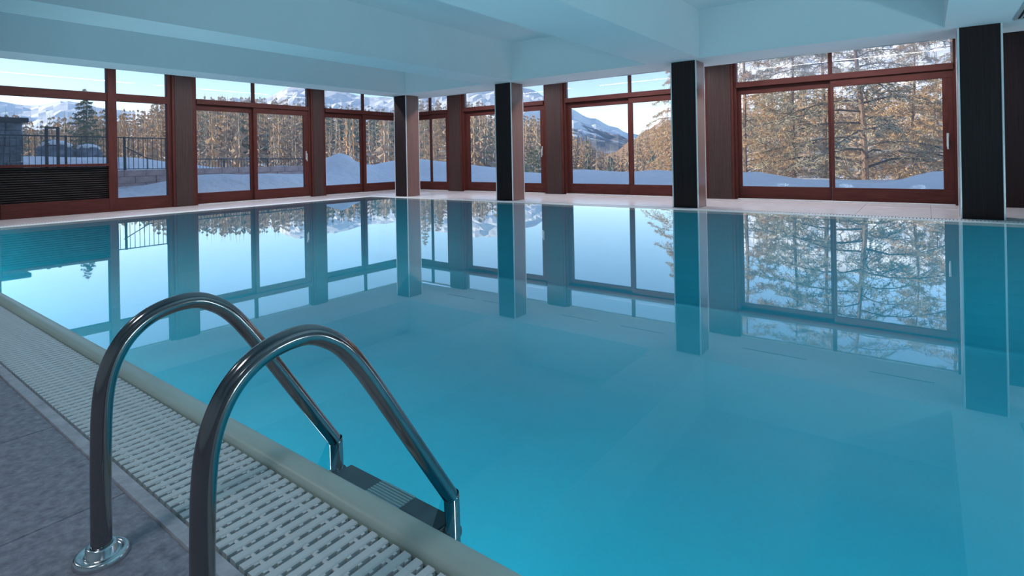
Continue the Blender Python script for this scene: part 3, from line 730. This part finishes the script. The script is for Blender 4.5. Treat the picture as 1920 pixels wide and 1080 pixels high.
for k in range(4200):
    b = rnd.uniform(-112, 26); r = 58 + (HOUT - 58) * rnd.random() ** 0.7
    br = R(b); x, y = r * math.sin(br), r * math.cos(br)
    if b > -16 and rnd.random() < 0.62: continue
    if y < 4 + 0.02 * abs(x): continue
    n_ = noise.noise(Vector((x * 0.02, y * 0.02, 5))) + rnd.uniform(-0.25, 0.25)
    if noise.noise(Vector((x * 0.035, y * 0.035, 9))) > 0.42: continue
    gold = 0.28 if -24 < b < -10 else 0.10
    w_ = 1 if n_ > 0.22 else (2 if rnd.random() < gold * 2 else 0)
    far_tree(fm[w_], x, y, hill_z(b, r), rnd.uniform(6, 12), rnd)
for k in range(900):
    b = rnd.uniform(-29, 20); t_ = rnd.uniform(0.05, 0.9); r = 260 + 360 * t_; br = R(b)
    z = -14 + (0.9 + lerp_table(RIDGE_MID, b) * 620 + 14) * t_ ** 1.1
    if rnd.random() < t_ * 0.7: continue
    far_tree(fm[1 if t_ > 0.5 else (2 if rnd.random() < 0.5 else 0)], r * math.sin(br), r * math.cos(br), z - 1, rnd.uniform(9, 15), rnd)
for mb_, mt, lb in zip(fm, (M_f1, M_f2, M_f3), ('brown winter larch forest on the hillside', 'dark green conifers on the hillside', 'golden larches on the hillside')):
    tag(mb_.build('forest', mt, None, raw=True), lb, 'forest', kind='stuff')

# ---- nearer trees, one object each
def tree_gen(h, nbr, spread, droop, seed, base, dens, twig, lean=0.0, r0=None, needles=False, bough=0.20):
    rn = random.Random(seed); tk, br_, tw = MB(), MB(), MB()
    r0 = r0 or h * 0.017
    path = [(lean * (i / 12) ** 2 * h * 0.1 + 0.02 * h * math.sin(i * 1.1 + seed) * (i / 12) * 0.3, 0.015 * h * math.cos(i * 0.9 + seed) * (i / 12) * 0.4, h * i / 12) for i in range(13)]
    tk.tube(path, [r0 * (1 - 0.93 * i / 12) for i in range(13)], 7)
    def at(t_):
        i = min(11, int(t_ * 12)); f = t_ * 12 - i
        return Vector(path[i]).lerp(Vector(path[i + 1]), f)
    for k in range(nbr):
        t_ = base + (0.985 - base) * (k + rn.random()) / nbr
        p = at(t_); a = k * 2.4 + rn.uniform(-0.5, 0.5); L = h * spread * (1.03 - t_) ** 0.75 * rn.uniform(0.65, 1.15)
        L = max(L, 0.12); pts = []; up = rn.uniform(0.1, 0.45)
        wob = rn.uniform(-0.35, 0.35)
        for i in range(6):
            s = i / 5; aa = a + wob * s
            pts.append(p + Vector((math.cos(aa) * L * s, math.sin(aa) * L * s, L * (up * s - (droop + up) * s * s + 0.18 * s ** 4))))
        rb = max(0.005, r0 * bough * (1.05 - t_))
        br_.tube(pts, [rb * (1 - 0.85 * i / 5) for i in range(6)], 4, False)
        nsec = int(dens * (0.5 + L / (h * spread)))
        for q_ in range(nsec):
            s = 0.18 + 0.82 * (q_ + rn.random()) / nsec; i = min(4, int(s * 5)); f = s * 5 - i
            o_ = pts[i].lerp(pts[i + 1], f); side = 1 if q_ % 2 else -1
            aa = a + wob * s + side * rn.uniform(0.5, 1.2); l2 = L * 0.34 * (1.15 - s) * rn.uniform(0.6, 1.3) + 0.08
            d_ = Vector((math.cos(aa), math.sin(aa), rn.uniform(-0.75, 0.15)))
            e_ = o_ + d_ * l2 + Vector((0, 0, -0.22 * l2)); mid = o_ + d_ * l2 * 0.5
            br_.tube([o_, mid, e_], [rb * 0.34, rb * 0.24, 0.0025], 3, False)
            for g_ in range(twig):
                u_ = rn.uniform(0.12, 1); c = (o_.lerp(mid, u_ * 2) if u_ < 0.5 else mid.lerp(e_, u_ * 2 - 1))
                tl = rn.uniform(0.10, 0.26) * (0.75 + 0.03 * h) * (0.7 if needles else 1)
                dd = Vector((rn.gauss(0, 1), rn.gauss(0, 1), rn.gauss(-0.35, 0.8))).normalized()
                sd = dd.cross(Vector((rn.random(), rn.random(), rn.random() + 0.1))).normalized() * (0.018 if needles else 0.012) * (0.8 + 0.025 * h)
                s2 = dd.cross(sd).normalized() * sd.length
                tw.add([c + sd, c - sd * 0.5 + s2 * 0.8, c - sd * 0.5 - s2 * 0.8, c + dd * tl], [(0, 1, 3), (1, 2, 3), (2, 0, 3)])
    return tk, br_, tw
def proto(h, nbr, spread, droop, seed, base, dens, twig, mats, **kw):
    out = []
    for nm, mb, mt in zip(('trunk', 'branches', 'twigs'), tree_gen(h, nbr, spread, droop, seed, base, dens, twig, **kw), mats):
        me = bpy.data.meshes.new(nm); me.from_pydata(mb.v, [], mb.f); me.materials.append(mt); out.append((nm, me))
    return out
PR = {
    'big': proto(11.5, 62, 0.40, 0.42, 3, 0.10, 15, 15, (M_bark, M_bark, M_twig), lean=0.4, r0=0.13),
    'arch': proto(10.5, 54, 0.50, 0.30, 5, 0.12, 15, 14, (M_bark, M_bough, M_twig2), lean=-0.9, r0=0.12, bough=0.42),
    'slim': proto(10.0, 70, 0.22, 0.35, 8, 0.12, 10, 13, (M_bark, M_bark, M_twig), r0=0.10),
    'grey': proto(9.0, 64, 0.26, 0.30, 9, 0.10, 10, 13, (M_bark, M_bark, M_twig2), r0=0.09),
    'pine': proto(5.0, 60, 0.34, 0.10, 12, 0.06, 10, 12, (M_bark, M_bark, M_needle), r0=0.10, needles=True),
}
TREES = [
    (-5.8, 23.3, 'slim', 1.0, 'slim larch with sunlit trunk at the left edge of the right-hand window'),
    (-6.4, 29.6, 'grey', 1.0, 'grey larch half hidden behind the left pane of the right-hand window'),
    (-4.3, 24.8, 'grey', 1.15, 'larch with pale thin trunk in the middle of the left pane'),
    (-3.5, 27.0, 'big', 1.05, 'broad brown larch behind the stile of the right-hand window'),
    (-1.75, 23.6, 'arch', 1.05, 'spreading larch with arching boughs in the right pane'),
    (-0.4, 29.5, 'slim', 1.15, 'bushy larch behind the arching boughs of the right pane'),
    (0.9, 25.0, 'big', 1.0, 'golden larch at the right edge of the right-hand window'),
    (3.4, 27.9, 'slim', 1.2, 'larch hidden behind the nearest pillar'),
    (-9.5, 25.4, 'big', 0.66, 'orange larch in front of the valley beside the third pillar'),
    (-12.2, 31.6, 'slim', 0.55, 'small orange larch in the valley window'),
    (-19.3, 32.7, 'slim', 0.50, 'small brown larch at the left edge of the valley window'),
    (-20.5, 29.6, 'pine', 1.05, 'dark bushy pine just right of the second pillar'),
    (-24.6, 24.9, 'slim', 0.55, 'small golden larch seen right of the corner pillar'),
    (-23.4, 22.6, 'slim', 0.50, 'small golden larch in the narrow corner window'),
    (-31.8, 8.8, 'pine', 0.78, 'dark green pine behind the iron fence'),
    (-33.2, 9.1, 'slim', 0.52, 'pointed bare larch rising above the dark green pine'),
    (-38.8, 10.2, 'pine', 1.0, 'green pine farther back beyond the fence'),
    (-35.7, 13.1, 'slim', 0.42, 'small brown larch behind the fence near the wall post'),
    (-42.9, 9.7, 'grey', 0.45, 'small grey larch far back at the left window'),
]
for k, (x, y, kind, s, lab) in enumerate(TREES):
    o = tag(empty('pine_tree' if kind == 'pine' else 'larch_tree', (x, y, ground(x, y) - 0.1)), lab, 'tree', 'trees beyond the snow terrace')
    o.rotation_euler = (0, 0, k * 1.7); o.scale = (s, s, s)
    for nm, me in PR[kind]: link(nm, me, o)

# ---- low wall, fences and small things on the left terrace
lw = tag(empty('low_wall', (-20.2, 8.4, 0)), 'low pinkish stone wall under the iron fence', 'wall')
rw = random.Random(4); cache = []
for k in range(4):
    q = MB(); q.box((-0.13, 0.006, 0), (0.13, 0.594, 0.205), 0.012); cache.append(q.mesh('stone', M_pinkwall))
for row in range(4):
    yy = -5.2 + (0.3 if row % 2 else 0)
    while yy < 4.4:
        link('stone', cache[rw.randrange(4)], lw, (rw.uniform(-0.012, 0.012), yy, -0.10 + row * 0.21)); yy += 0.6
def fence(name, x, ya, yb, za, zb, hgt, n, label, posts):
    f = tag(empty(name, (x, ya, za)), label, 'fence'); L = yb - ya; dz = zb - za
    for zz in (0.06, hgt):
        mm = MB(); mm.tube([(0, 0, zz), (0, L, zz + dz)], 0.018 if zz > 0.1 else 0.012, 6); mm.build('rail', M_iron, f)
    q = MB(); q.tube([(0, 0, 0.06), (0, 0, hgt)], 0.009, 5); pm = q.mesh('picket', M_iron)
    for k in range(n + 1):
        t_ = k / n; link('picket', pm, f, (0, L * t_, dz * t_))
    q = MB(); q.box((-0.025, -0.025, -0.05), (0.025, 0.025, hgt + 0.03), 0.004); po = q.mesh('post', M_iron)
    for t_ in posts: link('post', po, f, (0, L * t_, dz * t_))
    return f
fence('iron_fence', -20.2, 3.30, 7.75, 0.74, 0.70, 1.05, 33, 'dark iron picket fence on the low wall at the left', (0.02, 0.40, 0.735, 1.0))
fence('iron_fence', -20.25, 8.0, 13.0, 0.46, 0.42, 0.60, 48, 'lower dark iron picket fence seen through the middle left window', (0.0, 0.33, 0.66, 1.0))
gf = tag(empty('gate_frame', (-20.05, 4.73, 0.72)), 'dark iron frame with two tall posts in front of the fence', 'frame')
for yy in (-0.13, 0.13): boxo('post', (-0.03, yy - 0.035, 0), (0.03, yy + 0.035, 1.32), M_iron, gf, 0.004)
for zz in (1.28, 0.78, 0.18): boxo('crossbar', (-0.02, -0.10, zz - 0.02), (0.02, 0.10, zz + 0.02), M_iron, gf)
hr = tag(empty('stair_handrail', (-20.8, 6.7, 0)), 'sloping dark handrail in front of the iron fence', 'handrail')
mm = MB(); mm.tube([(0, 0.0, 1.52), (0, 0.72, 1.10), (0, 0.84, 1.09)], 0.016, 6); mm.build('rail', M_iron, hr)
for yy, zz in ((0.03, 1.50), (0.70, 1.11)):
    mm = MB(); mm.tube([(0, yy, 0.6), (0, yy, zz)], 0.012, 6); mm.build('post', M_iron, hr)
sp_ = tag(empty('stone_pillar', (-21.2, 3.92, 0.6)), 'rough grey stone gate pillar at the far left window edge', 'pillar')
rw = random.Random(2)
for row in range(7):
    z = row * 0.225
    cut = rw.uniform(-0.08, 0.08)
    for (a, b) in ((-0.34, cut), (cut, 0.34)):
        boxo('stone', (-0.30 + rw.uniform(-0.02, 0.02), a + 0.006, z), (0.30 + rw.uniform(-0.02, 0.02), b - 0.006 + rw.uniform(-0.015, 0.015), z + 0.218), M_stone, sp_, 0.02)
boxo('cap', (-0.42, -0.46, 1.58), (0.42, 0.46, 1.72), M_iron, sp_, 0.02)
def blob(mb, c, r, sq, seed):
    bm = bmesh.new(); bmesh.ops.create_icosphere(bm, subdivisions=3, radius=1)
    for v in bm.verts:
        n_ = noise.noise(v.co * 1.7 + Vector((seed, 0, 0))); v.co *= 1 + 0.35 * n_; v.co.z *= sq
        v.co = v.co * r + Vector(c)
    bm.verts.index_update(); mb.add([v.co[:] for v in bm.verts], [[v.index for v in f.verts] for f in bm.faces]); bm.free()
for (x, y, r, lab) in ((-25.5, 6.1, 0.55, 'snow-capped dark boulder left of the iron frame'), (-25.2, 7.0, 0.42, 'snow-capped dark boulder right of the iron frame')):
    b_ = tag(empty('boulder', (x, y, ground(x, y))), lab, 'boulder')
    q = MB(); blob(q, (0, 0, 0.2), r, 0.7, x); q.build('rock', M_stone, b_, True)
    q = MB(); blob(q, (0, 0, 0.2 + r * 0.42), r * 0.8, 0.42, x + 3); q.build('snow_cap', M_snow, b_, True)
